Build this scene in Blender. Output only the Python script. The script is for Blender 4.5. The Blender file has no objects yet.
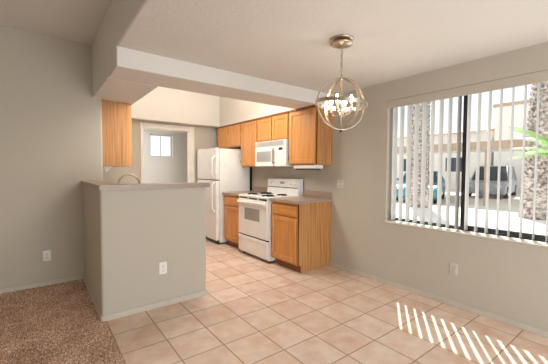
import bpy, bmesh, math, random
from mathutils import Vector, Matrix
random.seed(7)
SC = bpy.context.scene
COL = SC.collection

# ------------------------------------------------------------------ camera
cam_d = bpy.data.cameras.new('camera'); cam = bpy.data.objects.new('camera', cam_d); COL.objects.link(cam)
ri = Vector((0.79628109, -0.60489941, 0.00575603)); up = Vector((0.01811614, 0.03335666, 0.99927931)); fw = Vector((0.60465547, 0.79560294, -0.03751973))
CAMZ = 1.2942
cam.matrix_world = Matrix(((ri.x, up.x, -fw.x, 0), (ri.y, up.y, -fw.y, 0), (ri.z, up.z, -fw.z, CAMZ), (0, 0, 0, 1)))
cam_d.sensor_fit = 'HORIZONTAL'; cam_d.sensor_width = 36.0; cam_d.lens = 36.0 * 308.97 / 548.0
cam_d.clip_start = 0.05; cam_d.clip_end = 200
SC.camera = cam

# ------------------------------------------------------------------ light
SC.view_settings.view_transform = 'Standard'; SC.view_settings.look = 'None'
SC.view_settings.exposure = 0.45; SC.view_settings.gamma = 1.0; SC.view_settings.use_curve_mapping = False
wd = bpy.data.worlds.new('sky'); SC.world = wd; wd.use_nodes = True
bg = wd.node_tree.nodes['Background']; bg.inputs[0].default_value = (0.86, 0.93, 1.0, 1); bg.inputs[1].default_value = 1.1

def lamp(name, typ, loc, energy, color=(1, 1, 1), direction=None, **kw):
    d = bpy.data.lights.new(name, typ); d.energy = energy; d.color = color
    for k, v in kw.items(): setattr(d, k, v)
    o = bpy.data.objects.new(name, d); o.location = loc; COL.objects.link(o)
    if direction is not None: o.rotation_euler = Vector(direction).to_track_quat('-Z', 'Y').to_euler()
    return o
lamp('sun', 'SUN', (8, 6, 12), 8.0, (1.0, 0.985, 0.96), (-0.416, -0.277, -0.866), angle=0.009)
# area fills added behind and left of the camera
lamp('rear_fill', 'AREA', (1.45, -2.2, 0.95), 98, (0.88, 0.95, 1.0), (0.02, 1, 0.20), shape='RECTANGLE', size=2.6, size_y=2.0)
lamp('left_fill', 'AREA', (-3.0, 0.6, 1.3), 6, (0.88, 0.95, 1.0), (1, 0.15, 0), shape='RECTANGLE', size=2.0, size_y=1.5)
# ceiling lamp up in the kitchen recess, an added uplight and an added laundry fill
lamp('kitchen_lamp', 'AREA', (1.75, 3.62, 2.325), 20, (1.0, 0.955, 0.88), (0, 0, -1), shape='RECTANGLE', size=1.1, size_y=0.5)
lamp('kitchen_up_fill', 'AREA', (1.75, 3.62, 2.42), 50, (1.0, 0.955, 0.88), (0, 0.25, 1), shape='RECTANGLE', size=1.0, size_y=0.4)
lamp('laundry_fill', 'POINT', (1.05, 6.3, 1.85), 24, (1.0, 0.985, 0.96), shadow_soft_size=0.12)
lamp('warm_wall_fill', 'AREA', (-1.3, 1.7, 0.75), 5, (1.0, 0.76, 0.48), (0.15, 1, 0), shape='RECTANGLE', size=0.5, size_y=0.5)  # unseen warm fill, added to tint the living room back wall

# ------------------------------------------------------------------ materials
def lin(c):
    return tuple(((v / 255) / 12.92 if v / 255 <= 0.04045 else ((v / 255 + 0.055) / 1.055) ** 2.4) for v in c) + (1,)
def mat(name, rgb, rough=0.5, metal=0.0, rgb2=None, scale=(8, 8, 8), bump=0.0, bscale=60, spec=0.5, lo=0.35, hi=0.65, detail=4, emit=None, estr=0):
    m = bpy.data.materials.new(name); m.use_nodes = True
    nt = m.node_tree; N = nt.nodes; L = nt.links; b = N['Principled BSDF']
    b.inputs['Base Color'].default_value = lin(rgb); b.inputs['Roughness'].default_value = rough
    b.inputs['Metallic'].default_value = metal; b.inputs['Specular IOR Level'].default_value = spec
    tc = N.new('ShaderNodeTexCoord')
    mp = N.new('ShaderNodeMapping'); mp.inputs['Scale'].default_value = scale; L.new(tc.outputs['Object'], mp.inputs[0])
    nz = N.new('ShaderNodeTexNoise'); nz.inputs['Scale'].default_value = 1; nz.inputs['Detail'].default_value = detail; L.new(mp.outputs[0], nz.inputs[0])
    cr = N.new('ShaderNodeValToRGB'); cr.color_ramp.elements[0].position = lo; cr.color_ramp.elements[1].position = hi
    cr.color_ramp.elements[0].color = lin(rgb); cr.color_ramp.elements[1].color = lin(rgb2 or tuple(min(255, v * 1.03) for v in rgb))
    L.new(nz.outputs[0], cr.inputs[0]); L.new(cr.outputs[0], b.inputs['Base Color'])
    if bump:
        n2 = N.new('ShaderNodeTexNoise'); n2.inputs['Scale'].default_value = bscale; n2.inputs['Detail'].default_value = 2; L.new(tc.outputs['Object'], n2.inputs[0])
        bp = N.new('ShaderNodeBump'); bp.inputs['Strength'].default_value = bump; bp.inputs['Distance'].default_value = 0.01
        L.new(n2.outputs[0], bp.inputs['Height']); L.new(bp.outputs[0], b.inputs['Normal'])
    if emit:
        b.inputs['Emission Color'].default_value = lin(emit); b.inputs['Emission Strength'].default_value = estr
    return m
M = {}
M['wall'] = mat('wall_paint', (187, 179, 165), 0.85, rgb2=(188, 180, 166), bump=0.06, bscale=90, spec=0.25)
M['laundry_wall'] = mat('laundry_wall_paint', (206, 205, 203), 0.85, rgb2=(207, 206, 204), spec=0.25)
M['ceiling'] = mat('ceiling_paint', (218, 213, 206), 0.9, rgb2=(219, 214, 207), bump=0.25, bscale=45, spec=0.2)
M['trim'] = mat('trim_paint', (193, 185, 173), 0.55, spec=0.35)
M['casing'] = mat('door_casing_paint', (222, 215, 203), 0.5)
M['oak'] = mat('oak', (190, 126, 62), 0.42, rgb2=(212, 154, 92), scale=(38, 38, 2.2), lo=0.3, hi=0.7, detail=6)
M['oak_h'] = mat('oak_drawer', (190, 122, 58), 0.42, rgb2=(210, 148, 84), scale=(38, 2.2, 38), lo=0.3, hi=0.7, detail=6)
M['oak_end'] = mat('oak_end_panel', (150, 96, 50), 0.5, rgb2=(202, 150, 94), scale=(60, 60, 1.6), lo=0.3, hi=0.68, detail=7)
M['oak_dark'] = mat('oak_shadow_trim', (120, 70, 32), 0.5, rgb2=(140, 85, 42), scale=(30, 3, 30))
M['toe'] = mat('toe_kick', (150, 92, 48), 0.6, rgb2=(134, 78, 38))
M['laminate'] = mat('laminate', (148, 126, 108), 0.38, rgb2=(170, 150, 134), scale=(90, 90, 90), lo=0.3, hi=0.7)
M['cap'] = mat('bar_cap_laminate', (138, 116, 98), 0.35, rgb2=(166, 146, 130), scale=(90, 90, 90), lo=0.3, hi=0.7)
M['white'] = mat('white_enamel', (226, 224, 220), 0.28)
M['fridge'] = mat('fridge_white', (218, 216, 212), 0.35, bump=0.04, bscale=260)
M['white_plastic'] = mat('white_plastic', (226, 224, 218), 0.4)
M['beige_plastic'] = mat('beige_plastic', (198, 192, 182), 0.45)
M['grey_glass'] = mat('oven_window', (142, 140, 134), 0.2, rgb2=(158, 156, 150), scale=(3, 3, 3))
M['micro_glass'] = mat('microwave_window', (150, 150, 148), 0.15, rgb2=(166, 166, 163), scale=(3, 3, 3))
M['grille'] = mat('vent_grille', (140, 139, 136), 0.4)
M['black'] = mat('black_enamel', (22, 20, 19), 0.35)
M['darkgrey'] = mat('dark_grey', (58, 56, 54), 0.5)
M['slot'] = mat('socket_slot', (70, 68, 64), 0.6)
M['chrome'] = mat('chrome', (205, 203, 198), 0.18, metal=1.0)
M['nickel'] = mat('brushed_nickel', (188, 176, 158), 0.30, metal=1.0, rgb2=(205, 194, 178), scale=(40, 40, 40))
M['bronze'] = mat('bronze_hinge', (92, 66, 40), 0.4, metal=0.8)
M['alu'] = mat('window_frame_bronze', (62, 62, 66), 0.45, metal=0.3)
M['sash'] = mat('window_sash_white', (222, 222, 220), 0.45)
M['candle'] = mat('candle_sleeve', (232, 222, 202), 0.5)
M['bulb'] = mat('bulb_glow', (255, 226, 180), 0.4, emit=(255, 236, 214), estr=44)
M['diffuser'] = mat('lamp_diffuser', (250, 245, 232), 0.4, emit=(255, 244, 226), estr=2.0)
M['concrete'] = mat('concrete', (214, 206, 196), 0.9, rgb2=(226, 219, 210), scale=(0.7, 0.7, 0.7))
M['stucco'] = mat('stucco', (222, 212, 202), 0.9, rgb2=(228, 219, 210), scale=(1, 1, 1))
M['fascia'] = mat('carport_fascia', (168, 140, 118), 0.8, rgb2=(182, 154, 132), scale=(2, 2, 2))
M['bark'] = mat('palm_bark', (104, 86, 80), 0.95, rgb2=(206, 192, 184), scale=(9, 9, 12), lo=0.35, hi=0.62, bump=0.8, bscale=14)
M['frond'] = mat('palm_frond', (112, 158, 70), 0.5, rgb2=(160, 196, 108), scale=(6, 6, 6))
M['teal'] = mat('car_paint_teal', (70, 132, 142), 0.25)
M['silver'] = mat('car_paint_silver', (170, 176, 182), 0.3)
M['car_glass'] = mat('car_glass', (56, 66, 74), 0.1)
M['tyre'] = mat('tyre', (36, 36, 38), 0.8)
M['headlamp'] = mat('headlamp', (214, 222, 226), 0.15)

def carpet_mat():
    m = bpy.data.materials.new('carpet'); m.use_nodes = True
    N = m.node_tree.nodes; L = m.node_tree.links; b = N['Principled BSDF']; b.inputs['Roughness'].default_value = 1.0; b.inputs['Specular IOR Level'].default_value = 0.1
    tc = N.new('ShaderNodeTexCoord')
    a = N.new('ShaderNodeTexNoise'); a.inputs['Scale'].default_value = 120; a.inputs['Detail'].default_value = 3
    c = N.new('ShaderNodeTexNoise'); c.inputs['Scale'].default_value = 3.2; c.inputs['Detail'].default_value = 3
    L.new(tc.outputs['Object'], a.inputs[0]); L.new(tc.outputs['Object'], c.inputs[0])
    r = N.new('ShaderNodeValToRGB'); e = r.color_ramp.elements
    e[0].position = 0.36; e[0].color = lin((138, 104, 84)); e[1].position = 0.64; e[1].color = lin((244, 216, 194))
    k = e.new(0.5); k.color = lin((194, 158, 135)); L.new(a.outputs[0], r.inputs[0])
    mx = N.new('ShaderNodeMix'); mx.data_type = 'RGBA'; mx.blend_type = 'MULTIPLY'; mx.inputs['Factor'].default_value = 1.0
    r2 = N.new('ShaderNodeValToRGB'); r2.color_ramp.elements[0].color = (0.80, 0.77, 0.75, 1); r2.color_ramp.elements[1].color = (1, 1, 1, 1)
    r2.color_ramp.elements[0].position = 0.35; r2.color_ramp.elements[1].position = 0.62
    L.new(c.outputs[0], r2.inputs[0]); L.new(r.outputs[0], mx.inputs['A']); L.new(r2.outputs[0], mx.inputs['B'])
    L.new(mx.outputs['Result'], b.inputs['Base Color'])
    return m
M['carpet'] = carpet_mat()

TILE, GX, GY = 0.3171, 2.0199, 2.0076
def tile_mat():
    m = bpy.data.materials.new('ceramic_tile'); m.use_nodes = True
    N = m.node_tree.nodes; L = m.node_tree.links; b = N['Principled BSDF']
    tc = N.new('ShaderNodeTexCoord'); sx = N.new('ShaderNodeSeparateXYZ'); L.new(tc.outputs['Object'], sx.inputs[0])
    def mth(op, a, v=None):
        n = N.new('ShaderNodeMath'); n.operation = op
        for i, s in ((0, a), (1, v)):
            if s is None: continue
            if isinstance(s, (int, float)): n.inputs[i].default_value = s
            else: L.new(s, n.inputs[i])
        return n.outputs[0]
    ux = mth('DIVIDE', mth('SUBTRACT', sx.outputs['X'], GX), TILE); uy = mth('DIVIDE', mth('SUBTRACT', sx.outputs['Y'], GY), TILE)
    dx = mth('ABSOLUTE', mth('SUBTRACT', mth('FRACT', mth('ADD', ux, 100.5)), 0.5)); dy = mth('ABSOLUTE', mth('SUBTRACT', mth('FRACT', mth('ADD', uy, 100.5)), 0.5))
    d = mth('MINIMUM', dx, dy)
    grout = N.new('ShaderNodeMapRange'); grout.interpolation_type = 'SMOOTHSTEP'
    grout.inputs['From Min'].default_value = 0.008; grout.inputs['From Max'].default_value = 0.020; L.new(d, grout.inputs[0])
    cb = N.new('ShaderNodeCombineXYZ'); L.new(mth('FLOOR', mth('ADD', ux, 100)), cb.inputs[0]); L.new(mth('FLOOR', mth('ADD', uy, 100)), cb.inputs[1])
    wn = N.new('ShaderNodeTexWhiteNoise'); L.new(cb.outputs[0], wn.inputs[0])
    nz = N.new('ShaderNodeTexNoise'); nz.inputs['Scale'].default_value = 9; nz.inputs['Detail'].default_value = 6; L.new(tc.outputs['Object'], nz.inputs[0])
    v = mth('ADD', mth('MULTIPLY', wn.outputs[0], 0.22), mth('MULTIPLY', nz.outputs[0], 0.85))
    n3 = N.new('ShaderNodeTexNoise'); n3.inputs['Scale'].default_value = 5; n3.inputs['Detail'].default_value = 5; L.new(tc.outputs['Object'], n3.inputs[0])
    rust = N.new('ShaderNodeMapRange'); rust.inputs['From Min'].default_value = 0.50; rust.inputs['From Max'].default_value = 0.72; rust.inputs['To Max'].default_value = 0.55; L.new(n3.outputs[0], rust.inputs[0])
    rm = N.new('ShaderNodeMix'); rm.data_type = 'RGBA'; rm.inputs['B'].default_value = lin((206, 152, 116)); L.new(rust.outputs[0], rm.inputs['Factor'])
    r = N.new('ShaderNodeValToRGB'); e = r.color_ramp.elements
    e[0].position = 0.28; e[0].color = lin((206, 176, 154)); e[1].position = 0.82; e[1].color = lin((232, 212, 196)); L.new(v, r.inputs[0])
    mx = N.new('ShaderNodeMix'); mx.data_type = 'RGBA'; L.new(grout.outputs[0], mx.inputs['Factor']); mx.inputs['A'].default_value = lin((160, 136, 116)); L.new(r.outputs[0], rm.inputs['A']); L.new(rm.outputs['Result'], mx.inputs['B'])
    L.new(mx.outputs['Result'], b.inputs['Base Color'])
    rr = N.new('ShaderNodeMapRange'); rr.inputs['To Min'].default_value = 0.8; rr.inputs['To Max'].default_value = 0.36; L.new(grout.outputs[0], rr.inputs[0]); L.new(rr.outputs[0], b.inputs['Roughness'])
    bp = N.new('ShaderNodeBump'); bp.inputs['Strength'].default_value = 0.5; bp.inputs['Distance'].default_value = 0.004
    L.new(mth('ADD', grout.outputs[0], mth('MULTIPLY', nz.outputs[0], 0.25)), bp.inputs['Height']); L.new(bp.outputs[0], b.inputs['Normal'])
    return m
M['tile'] = tile_mat()

def pane_mat():
    m = bpy.data.materials.new('window_glass'); m.use_nodes = True
    N = m.node_tree.nodes; L = m.node_tree.links; N.remove(N['Principled BSDF'])
    t = N.new('ShaderNodeBsdfTransparent'); t.inputs[0].default_value = (0.95, 0.97, 0.97, 1); g = N.new('ShaderNodeBsdfGlossy'); g.inputs['Roughness'].default_value = 0.02
    f = N.new('ShaderNodeLayerWeight'); f.inputs[0].default_value = 0.5; pw = N.new('ShaderNodeMath'); pw.operation = 'POWER'; pw.inputs[1].default_value = 5.0
    sc_ = N.new('ShaderNodeMath'); sc_.operation = 'MULTIPLY_ADD'; sc_.inputs[1].default_value = 0.9; sc_.inputs[2].default_value = 0.03
    L.new(f.outputs['Facing'], pw.inputs[0]); L.new(pw.outputs[0], sc_.inputs[0]); mx = N.new('ShaderNodeMixShader')
    L.new(sc_.outputs[0], mx.inputs[0]); L.new(t.outputs[0], mx.inputs[1]); L.new(g.outputs[0], mx.inputs[2]); L.new(mx.outputs[0], N['Material Output'].inputs[0])
    return m
M['pane'] = pane_mat()
def slat_mat():
    m = mat('blind_vinyl', (198, 195, 191), 0.5)
    N = m.node_tree.nodes; L = m.node_tree.links
    t = N.new('ShaderNodeBsdfTranslucent'); t.inputs[0].default_value = lin((225, 222, 215)); mx = N.new('ShaderNodeMixShader'); mx.inputs[0].default_value = 0.08
    L.new(N['Principled BSDF'].outputs[0], mx.inputs[1]); L.new(t.outputs[0], mx.inputs[2]); L.new(mx.outputs[0], N['Material Output'].inputs[0])
    return m
M['slat'] = slat_mat()

# ------------------------------------------------------------------ mesh helpers
class MB:
    def __init__(s): s.bm = bmesh.new(); s.mats = []
    def mi(s, m):
        if m not in s.mats: s.mats.append(m)
        return s.mats.index(m)
    def _add(s, verts, faces, m=None, smooth=False):
        vs = [s.bm.verts.new(v) for v in verts]; out = []
        for f in faces:
            try: fc = s.bm.faces.new([vs[i] for i in f])
            except ValueError: continue
            fc.smooth = smooth; fc.material_index = s.mi(m) if m else 0; out.append(fc)
        return out
    def box(s, x0, x1, y0, y1, z0, z1, bev=0.0, seg=2, m=None, rot=None, pivot=None):
        v = [Vector((x, y, z)) for x in (x0, x1) for y in (y0, y1) for z in (z0, z1)]
        if rot is not None:
            p = Vector(pivot) if pivot else Vector(((x0 + x1) / 2, (y0 + y1) / 2, (z0 + z1) / 2))
            v = [rot @ (a - p) + p for a in v]
        fs = s._add(v, [(0, 1, 3, 2), (4, 6, 7, 5), (0, 4, 5, 1), (2, 3, 7, 6), (0, 2, 6, 4), (1, 5, 7, 3)], m)
        if bev > 0:
            ed = list({e for f in fs for e in f.edges})
            bmesh.ops.bevel(s.bm, geom=ed, offset=bev, segments=seg, profile=0.5, affect='EDGES', material=-1)
        return s
    def prism(s, poly, z0, z1, bev=0.0, which=None, seg=4, axis='z', m=None):
        n = len(poly)
        def P(a, b, c): return {'z': (a, b, c), 'y': (a, c, b), 'x': (c, a, b)}[axis]
        v = [P(a, b, z0) for a, b in poly] + [P(a, b, z1) for a, b in poly]
        fs = s._add(v, [tuple(range(n))[::-1], tuple(range(n, 2 * n))] + [(i, (i + 1) % n, n + (i + 1) % n, n + i) for i in range(n)], m)
        if bev > 0:
            ed = []
            for i, f in enumerate(fs[2:]):
                pass
            vs = [Vector(a) for a in v]
            for e in {e for f in fs for e in f.edges}:
                d = e.verts[1].co - e.verts[0].co
                ax = {'z': 2, 'y': 1, 'x': 0}[axis]
                if abs(abs(d[ax]) - abs(z1 - z0)) < 1e-6 and d.length - abs(d[ax]) < 1e-6:
                    if which is None or any((Vector(P(poly[i][0], poly[i][1], z0)) - w.co).length < 1e-5 for i in which for w in e.verts): ed.append(e)
            bmesh.ops.bevel(s.bm, geom=ed, offset=bev, segments=seg, profile=0.5, affect='EDGES', material=-1)
        return s
    def tube(s, pts, r, n=10, m=None, caps=True, flat=None):
        pts = [Vector(p) for p in pts]; k = len(pts); rs = r if isinstance(r, (list, tuple)) else [r] * k
        rings = []; prev = None
        for i, p in enumerate(pts):
            t = (pts[min(i + 1, k - 1)] - pts[max(i - 1, 0)]).normalized()
            if prev is None: a = t.orthogonal().normalized()
            else: a = (prev - t * prev.dot(t)).normalized()
            prev = a; b = t.cross(a)
            rings.append([p + (a * math.cos(j * math.tau / n) + b * math.sin(j * math.tau / n)) * rs[i] for j in range(n)])
        v = [c for g in rings for c in g]
        f = [(i * n + j, i * n + (j + 1) % n, (i + 1) * n + (j + 1) % n, (i + 1) * n + j) for i in range(k - 1) for j in range(n)]
        if caps: f += [tuple(range(n))[::-1], tuple(range((k - 1) * n, k * n))]
        s._add(v, f, m, True); return s
    def lathe(s, prof, c=(0, 0, 0), n=24, m=None, axis=(0, 0, 1)):
        q = Vector((0, 0, 1)).rotation_difference(Vector(axis)); c = Vector(c)
        v = [c + q @ Vector((r * math.cos(j * math.tau / n), r * math.sin(j * math.tau / n), z)) for r, z in prof for j in range(n)]
        k = len(prof)
        f = [(i * n + j, i * n + (j + 1) % n, (i + 1) * n + (j + 1) % n, (i + 1) * n + j) for i in range(k - 1) for j in range(n)]
        f += [tuple(range(n))[::-1], tuple(range((k - 1) * n, k * n))]
        s._add(v, f, m, True); return s
    def build(s, name, m, parent=None, smooth_angle=0.6):
        bmesh.ops.remove_doubles(s.bm, verts=s.bm.verts, dist=1e-6)
        bmesh.ops.recalc_face_normals(s.bm, faces=s.bm.faces)
        me = bpy.data.meshes.new(name); s.bm.to_mesh(me); s.bm.free()
        for a in ([m] if not s.mats or m not in s.mats else []) : me.materials.append(a)
        for a in s.mats: me.materials.append(a)
        o = bpy.data.objects.new(name, me); COL.objects.link(o)
        if parent: o.parent = parent; o.matrix_parent_inverse = parent_matrix(parent).inverted()
        return o
def parent_matrix(p):
    mw = Matrix.Translation(p.location) @ p.rotation_euler.to_matrix().to_4x4()
    return parent_matrix(p.parent) @ p.matrix_parent_inverse @ mw if p.parent else mw
def tag(o, label, cat, group=None, kind=None):
    o['label'] = label; o['category'] = cat
    if group: o['group'] = group
    if kind: o['kind'] = kind
    return o
def thing(name, label, cat, loc, group=None):
    o = bpy.data.objects.new(name, None); COL.objects.link(o); o.location = loc; o.empty_display_size = 0.05
    return tag(o, label, cat, group)
def struct(o): o['kind'] = 'structure'; return o
def copy_tree(o, parent=None):
    c = o.copy(); COL.objects.link(c); c.parent = parent
    if parent: c.matrix_parent_inverse = o.matrix_parent_inverse.copy()
    for ch in [x for x in SC.objects if x.parent == o]: copy_tree(ch, c)
    return c

W = 3.145; XB = 0.52; ZD = 2.30; ZL = 2.75; ZS = 2.14; YB = 4.23; YS = 2.82; YD = 5.72
XL, YP, XR = 0.404, 2.938, 1.362

# ------------------------------------------------------------------ room shell
struct(MB().box(0.432, W + 0.15, -2.5, 7.4, -0.10, 0.0).build('floor', M['tile']))
def carpet():
    mb = MB(); x0, x1, y0, y1, st = -1.9, 0.436, 0.9, YB, 0.0095
    nx, ny = int((x1 - x0) / st), int((y1 - y0) / st); vs = []
    for i in range(nx + 1):
        for j in range(ny + 1):
            e = min(1, (nx - i) / 2)
            vs.append(mb.bm.verts.new((x0 + (x1 - x0) * i / nx + random.uniform(-.004, .004) * e, y0 + (y1 - y0) * j / ny, -0.006 + 0.016 * random.random() * (0.35 + 0.65 * e))))
    for i in range(nx):
        for j in range(ny):
            mb.bm.faces.new((vs[i * (ny + 1) + j], vs[(i + 1) * (ny + 1) + j], vs[(i + 1) * (ny + 1) + j + 1], vs[i * (ny + 1) + j + 1]))
    mb.box(-3.2, x1, -2.5, y1, -0.10, -0.008)
    return struct(mb.build('floor_carpet', M['carpet']))
carpet()
# window hole in the right wall
WY0, WY1, WZ0, WZ1 = 0.44, 2.025, 0.725, 2.085
mb = MB(); X0, X1 = W, W + 0.15
mb.box(X0, X1, WY1, 7.4, 0, ZL); mb.box(X0, X1, -2.5, WY0, 0, ZL); mb.box(X0, X1, WY0, WY1, 0, WZ0); mb.box(X0, X1, WY0, WY1, WZ1, ZL)
struct(mb.build('wall_right', M['wall']))
# living room back wall that turns the corner into the kitchen's left wall, bullnosed
struct(MB().prism([(-3.2, YB), (0.615, YB), (0.615, 7.4), (0.50, 7.4), (0.50, YB + 0.12), (-3.2, YB + 0.12)], 0, ZL, 0.022, [1]).build('wall_back', M['wall']))
# half wall of the peninsula
struct(MB().prism([(XL, YP), (XR, YP), (XR, YP + 0.12), (XL + 0.12, YP + 0.12), (XL + 0.12, YB - 0.001), (XL, YB - 0.001)], 0, 1.118, 0.024, [0, 1, 2], 5).build('wall_peninsula', M['wall']))
# wall with the doorway
DX0, DX1, DZ = 1.452, 2.33, 2.045
mb = MB(); mb.box(0.615, DX0, YD, YD + 0.12, 0, ZL); mb.box(DX1, W, YD, YD + 0.12, 0, ZL); mb.box(DX0, DX1, YD, YD + 0.12, DZ, ZL)
struct(mb.build('wall_doorway', M['wall']))
# laundry room beyond
LX0, LX1, LZ0, LZ1 = 1.985, 2.50, 1.585, 2.10
mb = MB(); y0, y1 = 7.2, 7.32
mb.box(0.615, LX0, y0, y1, 0, ZL); mb.box(LX1, W, y0, y1, 0, ZL); mb.box(LX0, LX1, y0, y1, 0, LZ0); mb.box(LX0, LX1, y0, y1, LZ1, ZL)
struct(mb.build('wall_laundry', M['laundry_wall']))
struct(MB().box(0.615, W, YD + 0.12, 7.2, 2.15, 2.3).build('ceiling_laundry', M['ceiling']))
# walls behind the camera
struct(MB().box(-3.32, -3.2, -2.5, YB + 0.12, 0, ZL).build('wall_left', M['wall']))
struct(MB().box(-3.32, W + 0.15, -2.62, -2.5, 0, ZL).build('wall_behind', M['wall']))
# ceilings: high one over living room and kitchen, dropped slab over the dining area, soffit ring
struct(MB().box(-3.32, W + 0.15, -2.62, 7.4, ZL, ZL + 0.1).build('ceiling', M['ceiling']))
struct(MB().prism([(XB, ZD), (W, ZD), (W, ZL), (XB, ZL)], -2.5, YS, 0.018, [0], 4, axis='y').build('ceiling_dining', M['ceiling']))
struct(MB().box(XB, W, YS, 3.25, ZS, ZL, 0.012, 3).build('ceiling_soffit_front', M['ceiling']))
struct(MB().prism([(XB, 3.25), (0.98, 3.25), (0.98, YD), (0.615, YD), (0.615, YB), (XB, YB)], ZS, ZL).build('ceiling_soffit_left', M['ceiling']))
struct(MB().box(0.98, 2.84, 5.50, YD, ZS, ZL, 0.006).build('ceiling_soffit_back', M['ceiling']))
struct(MB().box(2.84, W, 3.25, YD, ZS, ZL).build('ceiling_soffit_right', M['ceiling']))
# baseboards
def base(name, x0, x1, y0, y1): return struct(MB().box(x0, x1, y0, y1, 0, 0.05, 0.004).build(name, M['trim']))
base('baseboard_right', W - 0.013, W, -2.5, 2.845)
base('baseboard_back', -3.2, XL - 0.012, YB - 0.013, YB)
struct(MB().prism([(XL - 0.011, YP - 0.011), (XR + 0.011, YP - 0.011), (XR + 0.011, YP + 0.12), (XR, YP + 0.12), (XR, YP + 0.02), (XR - 0.02, YP), (XL + 0.02, YP), (XL, YP + 0.02), (XL, YB - 0.013), (XL - 0.011, YB - 0.013)], 0, 0.05, 0.02, [0, 1]).build('baseboard_peninsula', M['trim']))
# door casing and jamb
mb = MB(); f0 = YD - 0.018
mb.box(DX0 - 0.040, DX0 + 0.012, f0, YD, 0, DZ + 0.075, 0.004); mb.box(DX1 - 0.008, DX1 + 0.068, f0, YD, 0, DZ + 0.075, 0.004); mb.box(DX0 + 0.012, DX1 - 0.008, f0, YD, DZ - 0.012, DZ + 0.075, 0.004)
mb.box(DX0, DX0 + 0.018, YD, YD + 0.12, 0, DZ); mb.box(DX1 - 0.018, DX1, YD, YD + 0.12, 0, DZ); mb.box(DX0, DX1, YD, YD + 0.12, DZ - 0.018, DZ)
struct(mb.build('trim_1', M['casing']))

# ------------------------------------------------------------------ windows
def window(name, Y0, Y1, Z0, Z1, xo):
    o = MB(); t = 0.022
    o.box(xo, xo + 0.029, Y0, Y1, Z0, Z0 + t + 0.008); o.box(xo, xo + 0.029, Y0, Y1, Z1 - t, Z1); o.box(xo, xo + 0.029, Y0, Y0 + t, Z0 + t, Z1 - t); o.box(xo, xo + 0.029, Y1 - t, Y1, Z0 + t, Z1 - t)
    w = struct(o.build(name, M['alu']))
    ym = 1.262
    MB().box(xo - 0.006, xo + 0.03, ym - 0.012, ym + 0.024, Z0 + t, Z1 - t, 0.003).build('mullion', M['alu'], w)
    MB().box(xo - 0.004, xo + 0.028, ym - 0.032, ym - 0.013, Z0 + t, Z1 - t, 0.003).build('sash_stile', M['sash'], w)
    MB().box(xo - 0.004, xo + 0.028, Y0 + t, ym - 0.033, Z0 + t, Z0 + t + 0.03, 0.003).build('sash_rail', M['alu'], w)
    MB().box(xo + 0.014, xo + 0.018, Y0 + t, ym - 0.013, Z0 + t, Z1 - t).build('pane', M['pane'], w)
    MB().box(xo + 0.021, xo + 0.025, ym + 0.024, Y1 - t, Z0 + t, Z1 - t).build('pane', M['pane'], w)
    MB().box(W - 0.012, W + 0.118, Y0, Y1 + 0.012, Z0 - 0.016, Z0 + 0.001, 0.006, 3).build('sill', M['casing'], w)
window('window_1', WY0, WY1, WZ0, WZ1, W + 0.120)
o = MB(); t = 0.03
o.box(LX0, LX1, 7.27, 7.30, LZ0, LZ0 + t); o.box(LX0, LX1, 7.27, 7.30, LZ1 - t, LZ1); o.box(LX0, LX0 + t, 7.27, 7.30, LZ0 + t, LZ1 - t); o.box(LX1 - t, LX1, 7.27, 7.30, LZ0 + t, LZ1 - t)
w2 = struct(o.build('window_2', M['trim']))
MB().box(2.235, 2.25, 7.272, 7.298, LZ0 + t, LZ1 - t).build('mullion', M['trim'], w2)
MB().box(LX0 + t, LX1 - t, 7.283, 7.287, LZ0 + t, LZ1 - t).build('pane', M['pane'], w2)

# vertical blinds hung inside the window reveal
bl = thing('vertical_blind', 'white vertical slat blind turned open inside the large window', 'window blind', (W + 0.06, 1.2, 2.0))
MB().box(W - 0.006, W + 0.006, WY0 + 0.002, WY1 - 0.004, 1.995, WZ1 - 0.003, 0.004).build('valance', M['wall'], bl)
MB().box(W + 0.03, W + 0.09, WY0 + 0.004, WY1 - 0.008, 2.035, 2.075, 0.003).build('headrail', M['white_plastic'], bl)
for k in range(18):
    y = 0.546 + 0.0838 * k
    a = math.radians(random.uniform(-3, 3) + (2 if k < 9 else -1)); mb = MB(); n = 4
    xc = W + 0.071; ca, sa = math.cos(a), math.sin(a); vs = []
    for i in range(n + 1):
        u = -0.0445 + 0.089 * i / n; cv = 0.005 * (1 - (2 * i / n - 1) ** 2)
        for dv in (cv, cv + 0.0012): vs.append((xc + u * ca - dv * sa, y + u * sa + dv * ca))
    poly = [vs[2 * i] for i in range(n + 1)] + [vs[2 * i + 1] for i in range(n, -1, -1)]
    mb.prism(poly, WZ0 + 0.012, 2.035); mb.build('slat', M['slat'], bl)

# ------------------------------------------------------------------ wall plates
def outlet(px, py, pz, nrm, label, pm='white_plastic'):
    # plate faces nrm ('-x' or '-y')
    t = thing('wall_outlet', label, 'outlet', (px, py, pz))
    def bx(mb, a0, a1, d0, d1, z0, z1, b=0.0):
        if nrm == '-x': mb.box(px - d1, px - d0, py + a0, py + a1, pz + z0, pz + z1, b)
        else: mb.box(px + a0, px + a1, py - d1, py - d0, pz + z0, pz + z1, b)
        return mb
    bx(MB(), -0.036, 0.036, 0.0, 0.006, -0.058, 0.058, 0.003).build('cover_plate', M[pm], t)
    for s in (-1, 1):
        c = 0.021 * s
        so = bx(MB(), -0.017, 0.017, 0.006, 0.009, c - 0.014, c + 0.014, 0.001).build('socket', M[pm], t)
        mb = MB(); bx(mb, -0.008, -0.005, 0.0085, 0.0095, c - 0.004, c + 0.006); bx(mb, 0.005, 0.008, 0.0085, 0.0095, c - 0.004, c + 0.006); bx(mb, -0.002, 0.002, 0.0085, 0.0095, c - 0.011, c - 0.007)
        mb.build('slots', M['slot'], so)
    bx(MB(), -0.003, 0.003, 0.006, 0.0075, -0.003, 0.003).build('screw', M['slot'], t)
    return t
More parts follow.
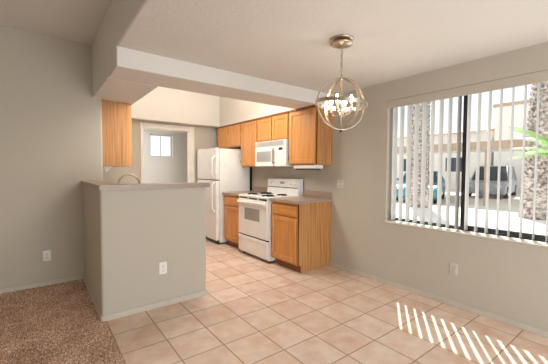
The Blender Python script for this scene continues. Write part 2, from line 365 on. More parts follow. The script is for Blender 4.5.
outlet(W, 1.283, 0.361, '-x', 'beige duplex outlet low on the wall beneath the window', 'beige_plastic')
outlet(0.918, YP, 0.365, '-y', 'white duplex outlet on the front of the peninsula half wall')
outlet(0.052, YB, 0.333, '-y', 'white duplex outlet above the carpet on the living room wall')
sw = thing('light_switch', 'beige toggle light switch plate on the wall beside the oak cabinets', 'light switch', (W, 2.70, 1.121))
MB().box(W - 0.006, W, 2.70 - 0.058, 2.70 + 0.058, 1.121 - 0.058, 1.121 + 0.058, 0.003).build('cover_plate', M['beige_plastic'], sw)
for s in (-1, 1): MB().box(W - 0.016, W - 0.005, 2.70 + s * 0.024 - 0.005, 2.70 + s * 0.024 + 0.005, 1.112, 1.13, 0.002).build('toggle', M['white_plastic'], sw)

# ------------------------------------------------------------------ kitchen cabinets on the right wall
XU, XBASE = 2.82, 2.52       # door faces
def door_panel(xf, y0, y1, z0, z1, parent, name='door', m='oak', fr=0.055, sgn=1):
    t = 0.02; x0, x1 = (xf, xf + t) if sgn > 0 else (xf - t, xf)
    mb = MB(); b = 0.004
    mb.box(x0, x1, y0, y0 + fr, z0, z1, b); mb.box(x0, x1, y1 - fr, y1, z0, z1, b)
    mb.box(x0, x1, y0 + fr, y1 - fr, z0, z0 + fr, b, m=None); mb.box(x0, x1, y0 + fr, y1 - fr, z1 - fr, z1, b)
    xa = xf + sgn * 0.012; mb.box(min(xa, xa + sgn * 0.008), max(xa, xa + sgn * 0.008), y0 + fr - 0.004, y1 - fr + 0.004, z0 + fr - 0.004, z1 - fr + 0.004)
    return mb.build(name, M[m], parent)
def hinge(xf, y, z, parent): MB().box(xf - 0.004, xf + 0.012, y - 0.006, y + 0.006, z - 0.03, z + 0.03, 0.002).build('hinge', M['bronze'], parent)
def upper(name, label, y0, y1, z0, z1, nd, hinge_side='far'):
    t = thing(name, label, 'cabinet', (W - 0.15, (y0 + y1) / 2, z0), 'oak wall cabinets along the right wall')
    mb = MB(); xb = XU + 0.022; s = 0.018
    mb.box(xb, W - 0.002, y0, y0 + s, z0, z1); mb.box(xb, W - 0.002, y1 - s, y1, z0, z1); mb.box(xb, W - 0.002, y0 + s, y1 - s, z0, z0 + s); mb.box(xb, W - 0.002, y0 + s, y1 - s, z1 - s, z1); mb.box(W - 0.012, W - 0.002, y0 + s, y1 - s, z0 + s, z1 - s)
    mb.build('carcass', M['oak_end'], t)
    fm = MB(); xf = xb - 0.0005
    fm.box(xf - 0.001, xf + 0.018, y0, y0 + 0.035, z0, z1); fm.box(xf - 0.001, xf + 0.018, y1 - 0.035, y1, z0, z1)
    fm.box(xf - 0.001, xf + 0.018, y0 + 0.035, y1 - 0.035, z0, z0 + 0.035); fm.box(xf - 0.001, xf + 0.018, y0 + 0.035, y1 - 0.035, z1 - 0.045, z1)
    if nd == 2: fm.box(xf - 0.001, xf + 0.018, (y0 + y1) / 2 - 0.02, (y0 + y1) / 2 + 0.02, z0 + 0.03, z1 - 0.03)
    fm.build('face_frame', M['oak'], t)
    g = 0.014; ym = (y0 + y1) / 2
    spans = [(y0 + g, y1 - g)] if nd == 1 else [(y0 + g, ym - 0.011), (ym + 0.011, y1 - g)]
    for k, (a, b) in enumerate(spans):
        d = door_panel(XU, a, b, z0 + g, z1 - 0.034, t)
        hy = b + 0.004 if (nd == 1 or k == 1) else b + 0.004
        if nd == 1: hy = b + 0.005 if hinge_side == 'far' else a - 0.005
        else: hy = a - 0.005 if k == 0 else b + 0.005
        if nd == 2 and k == 0: hy = b + 0.004
        for z in (z0 + 0.10, z1 - 0.13): hinge(XU + 0.006, hy, z, d)
    MB().box(XU + 0.004, XU + 0.023, y0, y1, z1 - 0.026, z1 + 0.004, 0.003).build('scribe_moulding', M['oak_dark'], t)
    return t
ZT = ZS - 0.004
upper('wall_cabinet', 'short two-door oak wall cabinet above the white refrigerator', 4.695, 5.58, 1.715, ZT, 2)
upper('wall_cabinet', 'tall narrow oak wall cabinet between the refrigerator and the microwave', 4.19, 4.683, 1.352, ZT, 1)
upper('wall_cabinet', 'short two-door oak wall cabinet above the microwave', 3.392, 4.178, 1.748, ZT, 2)
upper('wall_cabinet', 'tall single-door oak wall cabinet at the near end, right of the microwave', 2.846, 3.380, 1.374, ZT, 1)
ul = thing('under_cabinet_light', 'slim pale light bar mounted under the near oak wall cabinet', 'light', (2.98, 3.1, 1.36))
MB().box(2.85, 3.0, 2.87, 3.30, 1.322, 1.372, 0.008).build('housing', M['white_plastic'], ul)
MB().box(2.865, 2.985, 2.90, 3.27, 1.304, 1.323, 0.006).build('diffuser', M['darkgrey'], ul)

def base_unit(name, label, y0, y1, end=False):
    t = thing(name, label, 'cabinet', (2.83, (y0 + y1) / 2, 0), 'oak base cabinets along the right wall')
    xb = XBASE + 0.022; s = 0.018
    mb = MB()
    side = [(xb, 0.10), (XBASE + 0.085, 0.10), (XBASE + 0.085, 0.0), (W - 0.002, 0.0), (W - 0.002, 0.876), (xb, 0.876)]
    for a in (y0, y1 - s): mb.prism(side, a, a + s, axis='y')
    mb.box(xb, W - 0.002, y0 + s, y1 - s, 0.10, 0.118); mb.box(W - 0.012, W - 0.002, y0 + s, y1 - s, 0.118, 0.876)
    mb.build('carcass', M['oak_end'], t)
    MB().box(XBASE + 0.086, XBASE + 0.10, y0 + s, y1 - s, 0.0, 0.10).build('toe_kick', M['toe'], t)
    fm = MB(); xf = xb - 0.001
    fm.box(xf, xf + 0.018, y0, y0 + 0.035, 0.10, 0.876); fm.box(xf, xf + 0.018, y1 - 0.035, y1, 0.10, 0.876)
    for a, b in ((0.10, 0.145), (0.675, 0.725), (0.835, 0.876)): fm.box(xf, xf + 0.018, y0 + 0.035, y1 - 0.035, a, b)
    fm.build('face_frame', M['oak'], t)
    g = 0.022
    door_panel(XBASE, y0 + g, y1 - g, 0.125, 0.690, t)
    MB().box(XBASE, XBASE + 0.02, y0 + g, y1 - g, 0.712, 0.850, 0.006, 3).build('drawer_front', M['oak_h'], t)
    return t
base_unit('base_cabinet', 'oak base cabinet with plain end panel, right of the stove', 2.850, 3.388)
base_unit('base_cabinet', 'narrow oak base cabinet between the stove and the refrigerator', 4.182, 4.755)
def worktop(label, y0, y1):
    t = thing('countertop', label, 'countertop', (2.83, (y0 + y1) / 2, 0.877))
    MB().box(XBASE - 0.018, W - 0.001, y0, y1, 0.877, 0.917, 0.006, 3).build('slab', M['laminate'], t)
    MB().box(W - 0.022, W - 0.001, y0, y1, 0.917, 1.004, 0.004).build('backsplash', M['laminate'], t)
worktop('taupe laminate countertop with low backsplash at the end, right of the stove', 2.832, 3.390)
worktop('short taupe laminate countertop between the stove and the refrigerator', 4.180, 4.762)

# ------------------------------------------------------------------ stove
def stove():
    y0, y1 = 3.396, 4.172; XF = 2.470
    t = thing('electric_range', 'white electric range with coil burners and oven window', 'stove', (2.8, 3.78, 0))
    MB().box(XF + 0.035, W - 0.02, y0, y1, 0.035, 0.895, 0.004).build('body', M['white'], t)
    for yy in (y0 + 0.05, y1 - 0.05):
        for xx in (XF + 0.08, W - 0.1): MB().lathe([(0.018, 0.0), (0.018, 0.036)], (xx, yy, 0), 10).build('foot', M['black'], t)
    MB().box(XF + 0.005, W - 0.02, y0 - 0.002, y1 + 0.002, 0.895, 0.922, 0.008, 3).build('cooktop', M['white'], t)
    # front vent strip with dark slots
    MB().box(XF + 0.012, XF + 0.036, y0 + 0.004, y1 - 0.004, 0.868, 0.894, 0.003).build('vent_strip', M['white'], t)
    mb = MB()
    for a, b in ((0.03, 0.22), (0.27, 0.48), (0.53, 0.745)): mb.box(XF + 0.0095, XF + 0.013, y0 + a, y0 + b, 0.874, 0.889)
    mb.build('vent_slots', M['black'], t)
    od = MB().box(XF, XF + 0.034, y0 + 0.006, y1 - 0.006, 0.325, 0.862, 0.008, 3).build('oven_door', M['white'], t)
    MB().box(XF - 0.003, XF + 0.004, y0 + 0.19, y1 - 0.19, 0.560, 0.735, 0.002).build('oven_window', M['grey_glass'], od)
    mb = MB(); mb.box(XF - 0.042, XF - 0.018, y0 + 0.03, y1 - 0.03, 0.800, 0.838, 0.010, 4)
    for yy in (y0 + 0.06, y1 - 0.09): mb.box(XF - 0.022, XF + 0.002, yy, yy + 0.03, 0.805, 0.833, 0.003)
    mb.build('door_handle', M['white'], od)
    MB().box(XF + 0.016, XF + 0.034, y0 + 0.006, y1 - 0.006, 0.305, 0.325).build('door_gap', M['black'], t)
    dr = MB().box(XF, XF + 0.034, y0 + 0.006, y1 - 0.006, 0.062, 0.305, 0.008, 3).build('storage_drawer', M['white'], t)
    MB().box(XF - 0.006, XF + 0.002, y0 + 0.02, y1 - 0.02, 0.255, 0.278, 0.004).build('drawer_lip', M['white'], dr)
    # backguard
    bgd = MB().prism([(W - 0.115, 0.922), (W - 0.022, 0.922), (W - 0.022, 1.165), (W - 0.085, 1.165), (W - 0.098, 1.155)], y0, y1, 0, axis='y')
    bgd = bgd.build('backguard', M['white'], t)
    MB().box(W - 0.1128, W - 0.10, y0 + 0.02, y1 - 0.004, 1.026, 1.036).build('console_slot', M['black'], bgd)
    for k, a in enumerate((0.08, 0.17, 0.60, 0.69)):
        kn = MB(); xk = W - 0.105; kn.lathe([(0.021, 0), (0.021, 0.008), (0.016, 0.012), (0.014, 0.022), (0.0, 0.023)], (xk, y0 + a, 1.10), 16, axis=(-1, 0, 0.06)); kn.build('knob', M['white_plastic'], bgd)
    MB().box(W - 0.108, W - 0.10, y0 + 0.34, y0 + 0.44, 1.085, 1.118).build('clock', M['grille'], bgd)
    # coil burners
    for (bx, by, r) in ((2.62, y0 + 0.19, 0.098), (2.62, y1 - 0.19, 0.078), (2.88, y0 + 0.19, 0.078), (2.88, y1 - 0.19, 0.098)):
        pan = MB().lathe([(r + 0.022, 0.0), (r + 0.022, 0.004), (r + 0.01, 0.0045), (r, 0.001), (0.0, 0.001)], (bx, by, 0.9215), 24).build('drip_pan', M['chrome'], t)
        pts = []
        for i in range(120):
            a = i / 119 * math.tau * 3.6; rr = 0.018 + (r - 0.022) * i / 119
            pts.append((bx + rr * math.cos(a), by + rr * math.sin(a), 0.934))
        MB().tube(pts, 0.0075, 6).build('coil', M['black'], pan)
stove()

# ------------------------------------------------------------------ microwave
def microwave():
    y0, y1, z0, z1, XF = 3.394, 4.176, 1.352, 1.742, 2.785
    t = thing('microwave_oven', 'white over-the-range microwave mounted under the short oak cabinet', 'microwave', (2.95, 3.78, z0))
    MB().box(XF + 0.03, W - 0.003, y0, y1, z0, z1, 0.004).build('body', M['white'], t)
    MB().box(XF + 0.008, XF + 0.03, y0, y1, z1 - 0.085, z1, 0.004).build('vent_housing', M['white'], t)
    mb = MB()
    for k in range(5): mb.box(XF + 0.004, XF + 0.012, y0 + 0.06, y1 - 0.03, z1 - 0.076 + k * 0.0145, z1 - 0.069 + k * 0.0145)
    mb.build('vent_grille', M['grille'], t)
    yd = y0 + 0.235
    d = MB().box(XF, XF + 0.029, yd, y1, z0 + 0.004, z1 - 0.088, 0.008, 3).build('door', M['white'], t)
    MB().box(XF - 0.002, XF + 0.004, yd + 0.115, y1 - 0.045, z0 + 0.075, z1 - 0.155, 0.001).build('window', M['micro_glass'], d)
    mb = MB(); mb.box(XF - 0.034, XF - 0.018, yd + 0.028, yd + 0.056, z0 + 0.04, z1 - 0.12, 0.007, 3)
    for zz in (z0 + 0.05, z1 - 0.145): mb.box(XF - 0.02, XF + 0.002, yd + 0.032, yd + 0.052, zz, zz + 0.02)
    mb.build('handle', M['grille'], d)
    p = MB().box(XF + 0.002, XF + 0.029, y0, yd - 0.004, z0 + 0.004, z1 - 0.088, 0.006, 3).build('control_panel', M['white'], t)
    MB().box(XF, XF + 0.003, y0 + 0.075, y0 + 0.165, z1 - 0.150, z1 - 0.115).build('display', M['black'], p)
    for r in range(4):
        for c in range(3):
            MB().box(XF + 0.0005, XF + 0.003, y0 + 0.055 + c * 0.048, y0 + 0.09 + c * 0.048, z0 + 0.045 + r * 0.04, z0 + 0.072 + r * 0.04, 0.001).build('button', M['white_plastic'], p)
microwave()

# ------------------------------------------------------------------ refrigerator
def fridge():
    y0, y1, XF, zt, zs = 4.792, 5.585, 2.402, 1.680, 1.118
    t = thing('refrigerator', 'white top-freezer refrigerator in the far kitchen corner', 'refrigerator', (2.75, 5.19, 0))
    MB().box(XF + 0.068, 3.085, y0 + 0.004, y1 - 0.004, 0.03, zt - 0.012, 0.006).build('cabinet_body', M['fridge'], t)
    MB().box(3.085, 3.128, y0 + 0.004, y1 - 0.03, 0.03, zt - 0.10).build('gap_shade', M['black'], t)  # black strip stands in for the shaded gap between fridge and wall
    f = MB().box(XF, XF + 0.064, y0, y1, zs + 0.008, zt, 0.018, 4).build('freezer_door', M['fridge'], t)
    d = MB().box(XF, XF + 0.064, y0, y1, 0.075, zs - 0.006, 0.018, 4).build('fridge_door', M['fridge'], t)
    MB().box(XF + 0.03, XF + 0.069, y0 + 0.01, y1 - 0.01, zs - 0.008, zs + 0.01).build('gasket', M['darkgrey'], t)
    def hd(za, zb, p):
        yh = y0 + 0.06; pts = [(XF + 0.004, yh, za), (XF - 0.03, yh, za + 0.025), (XF - 0.045, yh, za + 0.07)]
        n = 6; pts += [(XF - 0.045, yh, za + 0.07 + (zb - za - 0.14) * i / n) for i in range(1, n + 1)] + [(XF - 0.03, yh, zb - 0.025), (XF + 0.004, yh, zb)]
        MB().tube(pts, 0.014, 10).build('handle', M['fridge'], p)
    hd(zs + 0.03, zs + 0.42, f); hd(zs - 0.55, zs - 0.03, d)
    MB().box(XF + 0.045, XF + 0.07, y0 + 0.01, y1 - 0.01, 0.012, 0.07).build('kick_grille', M['black'], t)
    for yy in (y0 + 0.06, y1 - 0.06):
        for xx in (XF + 0.11, 3.04): MB().lathe([(0.016, 0), (0.016, 0.032)], (xx, yy, 0), 10).build('foot', M['black'], t)
    MB().box(XF + 0.01, XF + 0.09, y0 + 0.62, y1 - 0.02, zt - 0.006, zt + 0.012, 0.005).build('hinge_cover', M['fridge'], t)
fridge()

# ------------------------------------------------------------------ peninsula: bar cap, sink worktop, cabinets, faucet
tag(MB().prism([(XL - 0.016, YP - 0.018), (XR + 0.035, YP - 0.018), (XR + 0.035, YP + 0.15), (XL + 0.15, YP + 0.15), (XL + 0.15, YB - 0.001), (XL - 0.016, YB - 0.001)], 1.1185, 1.162, 0.012, [0, 1, 2], 3).build('bar_cap', M['cap']),
    'taupe laminate bar top capping the peninsula half wall', 'countertop')
sc = thing('sink_countertop', 'taupe laminate sink countertop behind the peninsula half wall', 'countertop', (0.84, 4.1, 0.877))
mb = MB(); xa, xb_, ya, yb = 0.72, 1.10, 3.30, 3.95
for a in ((0.526, 1.165, 3.062, ya), (0.526, xa, ya, yb), (xb_, 1.165, ya, yb), (0.526, 1.165, yb, YB - 0.002), (0.617, 1.165, YB - 0.002, 5.70)): mb.box(a[0], a[1], a[2], a[3], 0.877, 0.915)
mb.build('slab', M['laminate'], sc)
mb = MB(); zb = 0.74
mb.box(xa, xb_, ya, yb, zb, zb + 0.008); mb.box(xa, xa + 0.008, ya, yb, zb, 0.919); mb.box(xb_ - 0.008, xb_, ya, yb, zb, 0.919); mb.box(xa, xb_, ya, ya + 0.008, zb, 0.919); mb.box(xa, xb_, yb - 0.008, yb, zb, 0.919)
mb.build('sink_basin', M['chrome'], sc)
for y0, y1, x0, lb in ((3.064, 3.96, 0.53, 'oak base cabinet under the sink behind the peninsula'), (3.964, 4.84, 0.62, 'oak base cabinet in the middle of the left kitchen run'), (4.844, 5.70, 0.62, 'oak base cabinet beside the doorway in the left kitchen run')):
    bc = thing('base_cabinet', lb, 'cabinet', (0.85, (y0 + y1) / 2, 0), 'oak base cabinets along the left run')
    x0 = max(x0, 0.62) if y1 > YB else x0
    mb = MB(); mb.box(x0, 1.115, y0, y0 + 0.018, 0.1, 0.876); mb.box(x0, 1.115, y1 - 0.018, y1, 0.1, 0.876); mb.box(x0, 1.115, y0 + 0.018, y1 - 0.018, 0.1, 0.118); mb.box(x0, x0 + 0.01, y0 + 0.018, y1 - 0.018, 0.118, 0.876)
    mb.box(1.098, 1.116, y0 + 0.018, y1 - 0.018, 0.83, 0.876); mb.box(1.098, 1.116, (y0 + y1) / 2 - 0.03, (y0 + y1) / 2 + 0.03, 0.118, 0.83)
    mb.build('carcass', M['oak_end'], bc)
    MB().box(x0, 1.04, y0, y1, 0, 0.1).build('toe_kick', M['toe'], bc)
    ym = (y0 + y1) / 2
    for a, b in ((y0 + 0.02, ym - 0.012), (ym + 0.012, y1 - 0.02)): door_panel(1.138, a, b, 0.125, 0.855, bc, sgn=-1)
M['faucet'] = mat('brushed_faucet', (158, 148, 134), 0.3, metal=1.0)
fc = thing('kitchen_faucet', 'brushed metal gooseneck faucet rising above the peninsula bar top', 'faucet', (0.63, 3.42, 0.915))
MB().lathe([(0.026, 0.0), (0.026, 0.012), (0.018, 0.03), (0.014, 0.05)], (0.63, 3.42, 0.9155), 20).build('base', M['faucet'], fc)
pts = [(0.63, 3.42, 0.96), (0.63, 3.42, 1.05), (0.63, 3.42, 1.13)]
for i in range(1, 15):
    a = math.pi * i / 14; pts.append((0.733 - 0.103 * math.cos(a), 3.42, 1.135 + 0.106 * math.sin(a)))
pts.append((0.836, 3.42, 1.09)); 
MB().tube(pts, 0.0095, 12).build('spout', M['faucet'], fc)
MB().tube([(0.63, 3.405, 0.955), (0.63, 3.36, 0.965), (0.63, 3.33, 0.985)], 0.006, 8).build('lever_handle', M['faucet'], fc)

# left wall cabinet seen end-on
lc = thing('wall_cabinet', 'oak wall cabinet left of the doorway, seen from its plain end above the bar', 'cabinet', (0.79, 4.8, 1.35))
ye = 4.30
mb = MB(); mb.box(0.617, 0.925, ye, ye + 0.018, 1.335, ZT); mb.box(0.617, 0.925, 5.28, 5.30, 1.335, ZT); mb.box(0.617, 0.925, ye + 0.018, 5.28, 1.345, 1.363); mb.box(0.617, 0.925, ye + 0.018, 5.28, ZT - 0.018, ZT); mb.box(0.617, 0.627, ye + 0.018, 5.28, 1.363, ZT - 0.018)
mb.build('carcass', M['oak_end'], lc)
MB().box(0.925, 0.94, ye, 5.30, 1.335, ZT).build('face_frame', M['oak'], lc)
for a, b in ((ye + 0.012, 4.79), (4.81, 5.288)): door_panel(0.961, a, b, 1.35, ZT - 0.03, lc, sgn=-1)
ph = thing('paper_towel_holder', 'small pale bracket under the left oak wall cabinet', 'holder', (0.70, 4.42, 1.30))
MB().box(0.64, 0.73, 4.335, 4.36, 1.318, 1.334, 0.003).build('mounting_plate', M['white_plastic'], ph)
MB().prism([(0.645, 1.318), (0.72, 1.318), (0.69, 1.275), (0.66, 1.262)], 4.34, 4.354, 0, axis='y').build('bracket_arm', M['white_plastic'], ph)

# kitchen ceiling fixture in the recess, out of the lens but lighting the kitchen
kl = thing('kitchen_ceiling_light', 'white framed hanging light inside the kitchen ceiling recess', 'ceiling light', (1.75, 3.62, 2.75))
mb = MB(); x0, x1, y0, y1 = 1.17, 2.33, 3.35, 3.89
mb.box(x0, x1, y0, y0 + 0.03, 2.33, 2.40); mb.box(x0, x1, y1 - 0.03, y1, 2.33, 2.40); mb.box(x0, x0 + 0.03, y0 + 0.03, y1 - 0.03, 2.33, 2.40); mb.box(x1 - 0.03, x1, y0 + 0.03, y1 - 0.03, 2.33, 2.40); mb.box(x0 + 0.03, x1 - 0.03, y0 + 0.03, y1 - 0.03, 2.385, 2.40)
mb.build('frame', M['casing'], kl)
MB().box(x0 + 0.03, x1 - 0.03, y0 + 0.03, y1 - 0.03, 2.335, 2.345).build('diffuser', M['diffuser'], kl)
for xx in (1.35, 2.15): MB().tube([(xx, 3.62, 2.40), (xx, 3.62, 2.7495)], 0.008, 8).build('hanger', M['casing'], kl)

# ------------------------------------------------------------------ chandelier
def chandelier():
    cx, cy, cz, R = 1.86, 1.60, 1.806, 0.198
    t = thing('orb_chandelier', 'brushed nickel orb chandelier with lit candle bulbs hanging from the ceiling', 'chandelier', (cx, cy, ZD))
    MB().lathe([(0.088, 0.0), (0.088, -0.010), (0.070, -0.016), (0.030, -0.018)][::-1], (cx, cy, ZD), 32).build('ceiling_plate', M['nickel'], t)
    MB().lathe([(0.006, -0.066), (0.03, -0.062), (0.078, -0.046), (0.086, -0.038), (0.080, -0.036), (0.02, -0.040), (0.014, -0.018)], (cx, cy, ZD), 32).build('canopy', M['nickel'], t)
    z = ZD - 0.066; i = 0
    while z > cz + R + 0.012:
        pts = []
        for k in range(13):
            a = k / 12 * math.tau; u, v = 0.010 * math.cos(a), 0.019 * math.sin(a)
            pts.append((cx + (u if i % 2 == 0 else 0), cy + (0 if i % 2 == 0 else u), z - 0.014 + v))
        MB().tube(pts, 0.0034, 6, caps=False).build('chain_link', M['nickel'], t); z -= 0.030; i += 1
    def band(rx, ry, rz, name='ring', rad=R, wd=0.030):
        q = (Matrix.Rotation(rz, 3, 'Z') @ Matrix.Rotation(rx, 3, 'X') @ Matrix.Rotation(ry, 3, 'Y')); n = 72; vs = []
        for j in range(n):
            a = j * math.tau / n
            for (r, h) in ((rad, -wd / 2), (rad, wd / 2), (rad - 0.003, wd / 2), (rad - 0.003, -wd / 2)):
                vs.append(Vector((cx, cy, cz)) + q @ Vector((r * math.cos(a), r * math.sin(a), h)))
        fs = [(j * 4 + k, ((j + 1) % n) * 4 + k, ((j + 1) % n) * 4 + (k + 1) % 4, j * 4 + (k + 1) % 4) for j in range(n) for k in range(4)]
        mb = MB(); mb._add(vs, fs, None, False); return mb.build(name, M['nickel'], t)
    h = math.pi / 2
    band(h, 0, math.radians(-22)); band(h, 0, math.radians(-100), rad=R - 0.004)
    band(math.radians(4), math.radians(3), 0, rad=R + 0.002)
    MB().lathe([(0.004, 0.0), (0.010, 0.01), (0.012, 0.03), (0.006, 0.045), (0.0065, 0.16), (0.017, 0.17), (0.019, 0.28), (0.010, 0.30), (0.006, 0.395), (0.0, 0.396)], (cx, cy, cz - R), 16).build('stem', M['nickel'], t)
    MB().lathe([(0.0, -0.016), (0.009, -0.011), (0.011, -0.003), (0.006, 0.002), (0.004, 0.01)], (cx, cy, cz - R - 0.004), 16).build('finial', M['bronze'], t)
    for k in range(4):
        a = math.radians(20 + 90 * k); rx = 0.082; ex, ey = cx + rx * math.cos(a), cy + rx * math.sin(a)
        pts = []
        for i in range(9):
            s = i / 8; pts.append((cx + rx * s * math.cos(a), cy + rx * s * math.sin(a), cz - 0.055 - 0.035 * math.sin(math.pi * s) + 0.0 * s))
        arm = MB().tube(pts, 0.005, 8).build('arm', M['nickel'], t)
        MB().lathe([(0.004, -0.004), (0.020, 0.0), (0.022, 0.006), (0.012, 0.008)], (ex, ey, cz - 0.056), 16).build('bobeche', M['nickel'], arm)
        MB().lathe([(0.0105, 0.0), (0.0105, 0.055), (0.006, 0.057)], (ex, ey, cz - 0.049), 14).build('candle_sleeve', M['candle'], arm)
        MB().lathe([(0.006, 0.0), (0.0135, 0.012), (0.0150, 0.022), (0.011, 0.038), (0.004, 0.052), (0.0, 0.056)], (ex, ey, cz + 0.007), 14).build('bulb', M['bulb'], arm)
chandelier()

# ------------------------------------------------------------------ outdoors
struct(MB().box(W + 0.15, 45, -25, 40, -0.30, -0.12).build('ground', M['concrete']))
struct(MB().box(W + 0.15, 3.66, -3, 7.4, 2.75, 2.95, 0.01).build('roof_overhang', M['stucco']))
def frond(mb, o, az, el, ln, wd, droop, n=16, m=None):
    d = Vector((math.cos(az), math.sin(az), 0)); pts = []
    for i in range(n + 1):
        s = i / n; pts.append(Vector(o) + d * ln * s * math.cos(el * (1 - 0.3 * s)) + Vector((0, 0, ln * (s * math.sin(el) - droop * s * s))))
    mb.tube(pts, [0.014 * (1 - 0.8 * i / n) + 0.002 for i in range(n + 1)], 5)
    side = Vector((-d.y, d.x, 0))
    for i in range(2, n + 1):
        s = i / n; L = wd * math.sin(math.pi * (0.12 + 0.83 * s)) ** 0.7; p = pts[i]; tg = (pts[i] - pts[i - 1]).normalized()
        for sg in (-1, 1):
            for q in (0.0, 0.5):
                b = p - tg * q * ln / n; tip = b + (side * sg * 0.8 + tg * 0.75).normalized() * L + Vector((0, 0, -0.22 * L)); w_ = tg * 0.016
                u = Vector((0, 0, 0.004))
                mb._add([b - w_, b + w_, tip, b + u], [(0, 1, 2), (0, 2, 3), (1, 3, 2)])
def palm(label, x, y, h, r, lean, crown_n, fl):
    t = thing('palm_tree', label, 'palm tree', (x, y, -0.12))
    mb = MB(); n = 26; pts = [(x + lean[0] * (i / n) ** 1.5, y + lean[1] * (i / n) ** 1.5, -0.12 + h * i / n) for i in range(n + 1)]
    mb.tube(pts, [r * (1.18 - 0.2 * min(1, i / 6)) * random.uniform(0.95, 1.05) for i in range(n + 1)], 18)
    for i in range(1, n * 3):
        s = i / (n * 3); c = Vector((x + lean[0] * s ** 1.5, y + lean[1] * s ** 1.5, -0.12 + h * s))
        for j in range(9):
            a = (j + 0.5 * (i % 2)) * math.tau / 9; d = Vector((math.cos(a), math.sin(a), 0)); sd = Vector((-d.y, d.x, 0)); b = c + d * r * 0.97; w_ = r * 0.26
            mb._add([b - sd * w_, b + sd * w_, b + d * 0.07 + Vector((0, 0, 0.16)), b + Vector((0, 0, 0.10))], [(0, 1, 2), (0, 2, 3), (1, 3, 2), (0, 3, 1)])
    mb.build('trunk', M['bark'], t)
    fm = MB(); top = pts[-1]
    for k in range(crown_n): frond(fm, top, k * 2.4, random.uniform(0.1, 1.2), fl * random.uniform(0.85, 1.1), 0.42, 0.45)
    fm.build('fronds', M['frond'], t)
palm('shaggy palm trunk seen through the left pane of the window', 12.0, 6.25, 7.0, 0.30, (0.1, 0.1), 14, 1.9)
palm('thick palm trunk seen at the right edge of the window', 12.1, 2.62, 7.5, 0.40, (0.2, -0.45), 14, 1.9)
ps = thing('young_palm', 'low green young palm at the right edge of the window', 'palm', (9.3, 1.55, -0.12))
MB().tube([(9.3, 1.55, -0.12), (9.3, 1.56, 0.6), (9.32, 1.55, 1.62)], [0.13, 0.11, 0.12], 14).build('trunk', M['bark'], ps)
fm = MB()
for k in range(16): frond(fm, (9.32, 1.55, 1.60), k * 2.39996, random.uniform(0.1, 1.15), random.uniform(1.2, 1.6), 0.40, 0.35)
fm.build('fronds', M['frond'], ps)

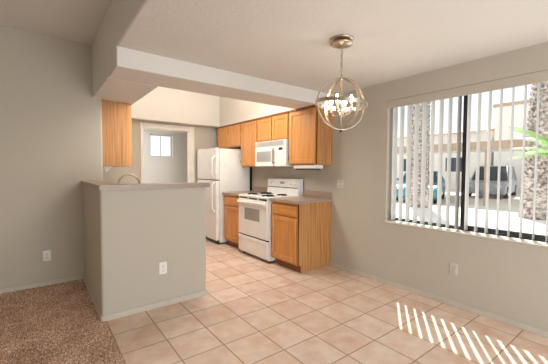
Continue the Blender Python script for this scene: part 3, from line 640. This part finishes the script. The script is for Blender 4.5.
def car(name, label, cat, x, y, rz, paint, Lg, Wd, H, boxy):
    t = thing(name, label, cat, (x, y, -0.12)); t.rotation_euler = (0, 0, rz); z = -0.12
    T = Matrix.Translation((x, y, z)) @ Matrix.Rotation(rz, 4, 'Z')
    def place(mb, nm, m, p=t):
        mb.bm.transform(T); return mb.build(nm, m, p)
    l, w = Lg / 2, Wd / 2
    body = [(-l, 0.35), (-l + 0.05, 0.22), (l - 0.1, 0.22), (l, 0.38), (l - 0.02, 0.62), (l - 0.25, 0.80), (l * 0.42, 0.92), (-l + 0.35, 0.95), (-l + 0.05, 0.88)]
    mb = MB(); mb.prism([(a, b) for a, b in body], -w, w, 0.06, None, 3, axis='y'); bmesh.ops.bevel(mb.bm, geom=[e for e in mb.bm.edges if abs(abs(e.verts[0].co.y) - w) < 1e-4 and abs(abs(e.verts[1].co.y) - w) < 1e-4], offset=0.05, segments=2, affect='EDGES')
    place(mb, 'body', paint)
    cab = [(-l + 0.12, 0.90), (l * 0.42, 0.90), (l * 0.12, H - 0.03), (-l + (0.25 if boxy else 0.75), H - 0.03)]
    mb = MB(); n = 4
    ins = 0.16
    vs = [(a, s * (w - 0.06 - (ins if b > 1.0 else 0)), b) for s in (-1, 1) for a, b in cab]
    mb._add(vs, [(0, 1, 2, 3), (7, 6, 5, 4), (0, 4, 5, 1), (1, 5, 6, 2), (2, 6, 7, 3), (3, 7, 4, 0)]); place(mb, 'cabin_glass', M['car_glass'])
    mb = MB(); wr = w - 0.06 - ins
    mb.box(-l + (0.22 if boxy else 0.72), l * 0.12 + 0.04, -wr - 0.01, wr + 0.01, H - 0.05, H, 0.02)
    for s in (-1, 1):
        for (p, q) in ((cab[0], cab[3]), (cab[1], cab[2]), ((-0.15, 0.90), (-0.15, H - 0.03))):
            mb.tube([(p[0], s * (w - 0.055), p[1]), (q[0], s * (wr + 0.005), q[1])], 0.035, 6)
    place(mb, 'roof', paint)
    for sx in (-1, 1):
        for s in (-1, 1):
            mb = MB(); mb.lathe([(0.19, -0.11), (0.31, -0.10), (0.33, -0.05), (0.33, 0.05), (0.31, 0.10), (0.19, 0.11)], (sx * l * 0.62, s * (w - 0.09), 0.33), 22, axis=(0, 1, 0)); wh = place(mb, 'wheel', M['tyre'])
            mb = MB(); mb.lathe([(0.19, 0.0), (0.17, 0.02), (0.05, 0.03), (0, 0.03)], (sx * l * 0.62, s * (w + 0.02), 0.33), 16, axis=(0, s, 0)); place(mb, 'hubcap', M['chrome'], wh)
    for s in (-1, 1):
        mb = MB(); mb.box(l - 0.10, l - 0.005, s * (w - 0.28) - 0.14, s * (w - 0.28) + 0.14, 0.60, 0.70, 0.02); place(mb, 'headlight', M['headlamp'])
        mb = MB(); mb.box(-l - 0.01, -l + 0.08, s * (w - 0.2) - 0.1, s * (w - 0.2) + 0.1, 0.68, 0.82, 0.02); place(mb, 'tail_light', M['fascia'])
        mb = MB(); mb.box(l * 0.36, l * 0.36 + 0.1, s * (w + 0.08) - 0.08, s * (w + 0.08) + 0.08, 0.96, 1.08, 0.03); place(mb, 'side_mirror', paint)
car('parked_car', 'teal parked car behind the palm trunk, through the left pane', 'car', 15.0, 7.7, math.pi + math.radians(20), M['teal'], 4.3, 1.75, 1.42, False)
car('parked_suv', 'silver parked sport utility vehicle with dark windows, through the right pane', 'car', 20.9, 6.6, math.pi + math.radians(8), M['silver'], 4.5, 1.85, 1.75, True)
cp = thing('carport', 'brown-fascia carport over the parked cars outside', 'carport', (16.5, 8, -0.12))
MB().box(14.5, 21, 2.6, 16, 2.42, 2.50).build('roof_deck', M['stucco'], cp)
MB().box(14.40, 14.5, 2.5, 16, 2.20, 2.52).build('fascia', M['fascia'], cp)
for yy in (4.75, 9.6, 14.4): MB().box(14.6, 14.75, yy, yy + 0.15, -0.12, 2.42).build('post', M['fascia'], cp)
b1 = thing('apartment_building', 'pale stucco building with flat parapet behind the carport', 'building', (27, 4, -0.12))
MB().box(24.2, 32, -8, 7.6, -0.12, 5.55).build('wall', M['stucco'], b1)
MB().box(24.1, 32.1, -8.1, 7.7, 5.55, 5.75).build('parapet', M['fascia'], b1)
for yy in (-4, 0, 4.5):
    f = MB().box(24.16, 24.22, yy, yy + 1.4, 3.3, 4.5).build('window', M['sash'], b1); MB().box(24.14, 24.17, yy + 0.08, yy + 1.32, 3.38, 4.42).build('pane', M['car_glass'], f)
b2 = thing('low_building', 'lower pale building with shallow roof left of the window mullion', 'building', (29, 14, -0.12))
MB().box(24.6, 34, 7.9, 24, -0.12, 4.1).build('wall', M['stucco'], b2)
MB().prism([(24.1, 4.1), (34.5, 4.1), (29.3, 5.2)], 7.85, 24.2, 0, axis='y').build('roof', M['fascia'], b2)
for yy in (9.5, 13):
    f = MB().box(24.56, 24.62, yy, yy + 1.4, 1.2, 2.4).build('window', M['sash'], b2); MB().box(24.54, 24.57, yy + 0.08, yy + 1.32, 1.28, 2.32).build('pane', M['car_glass'], f)
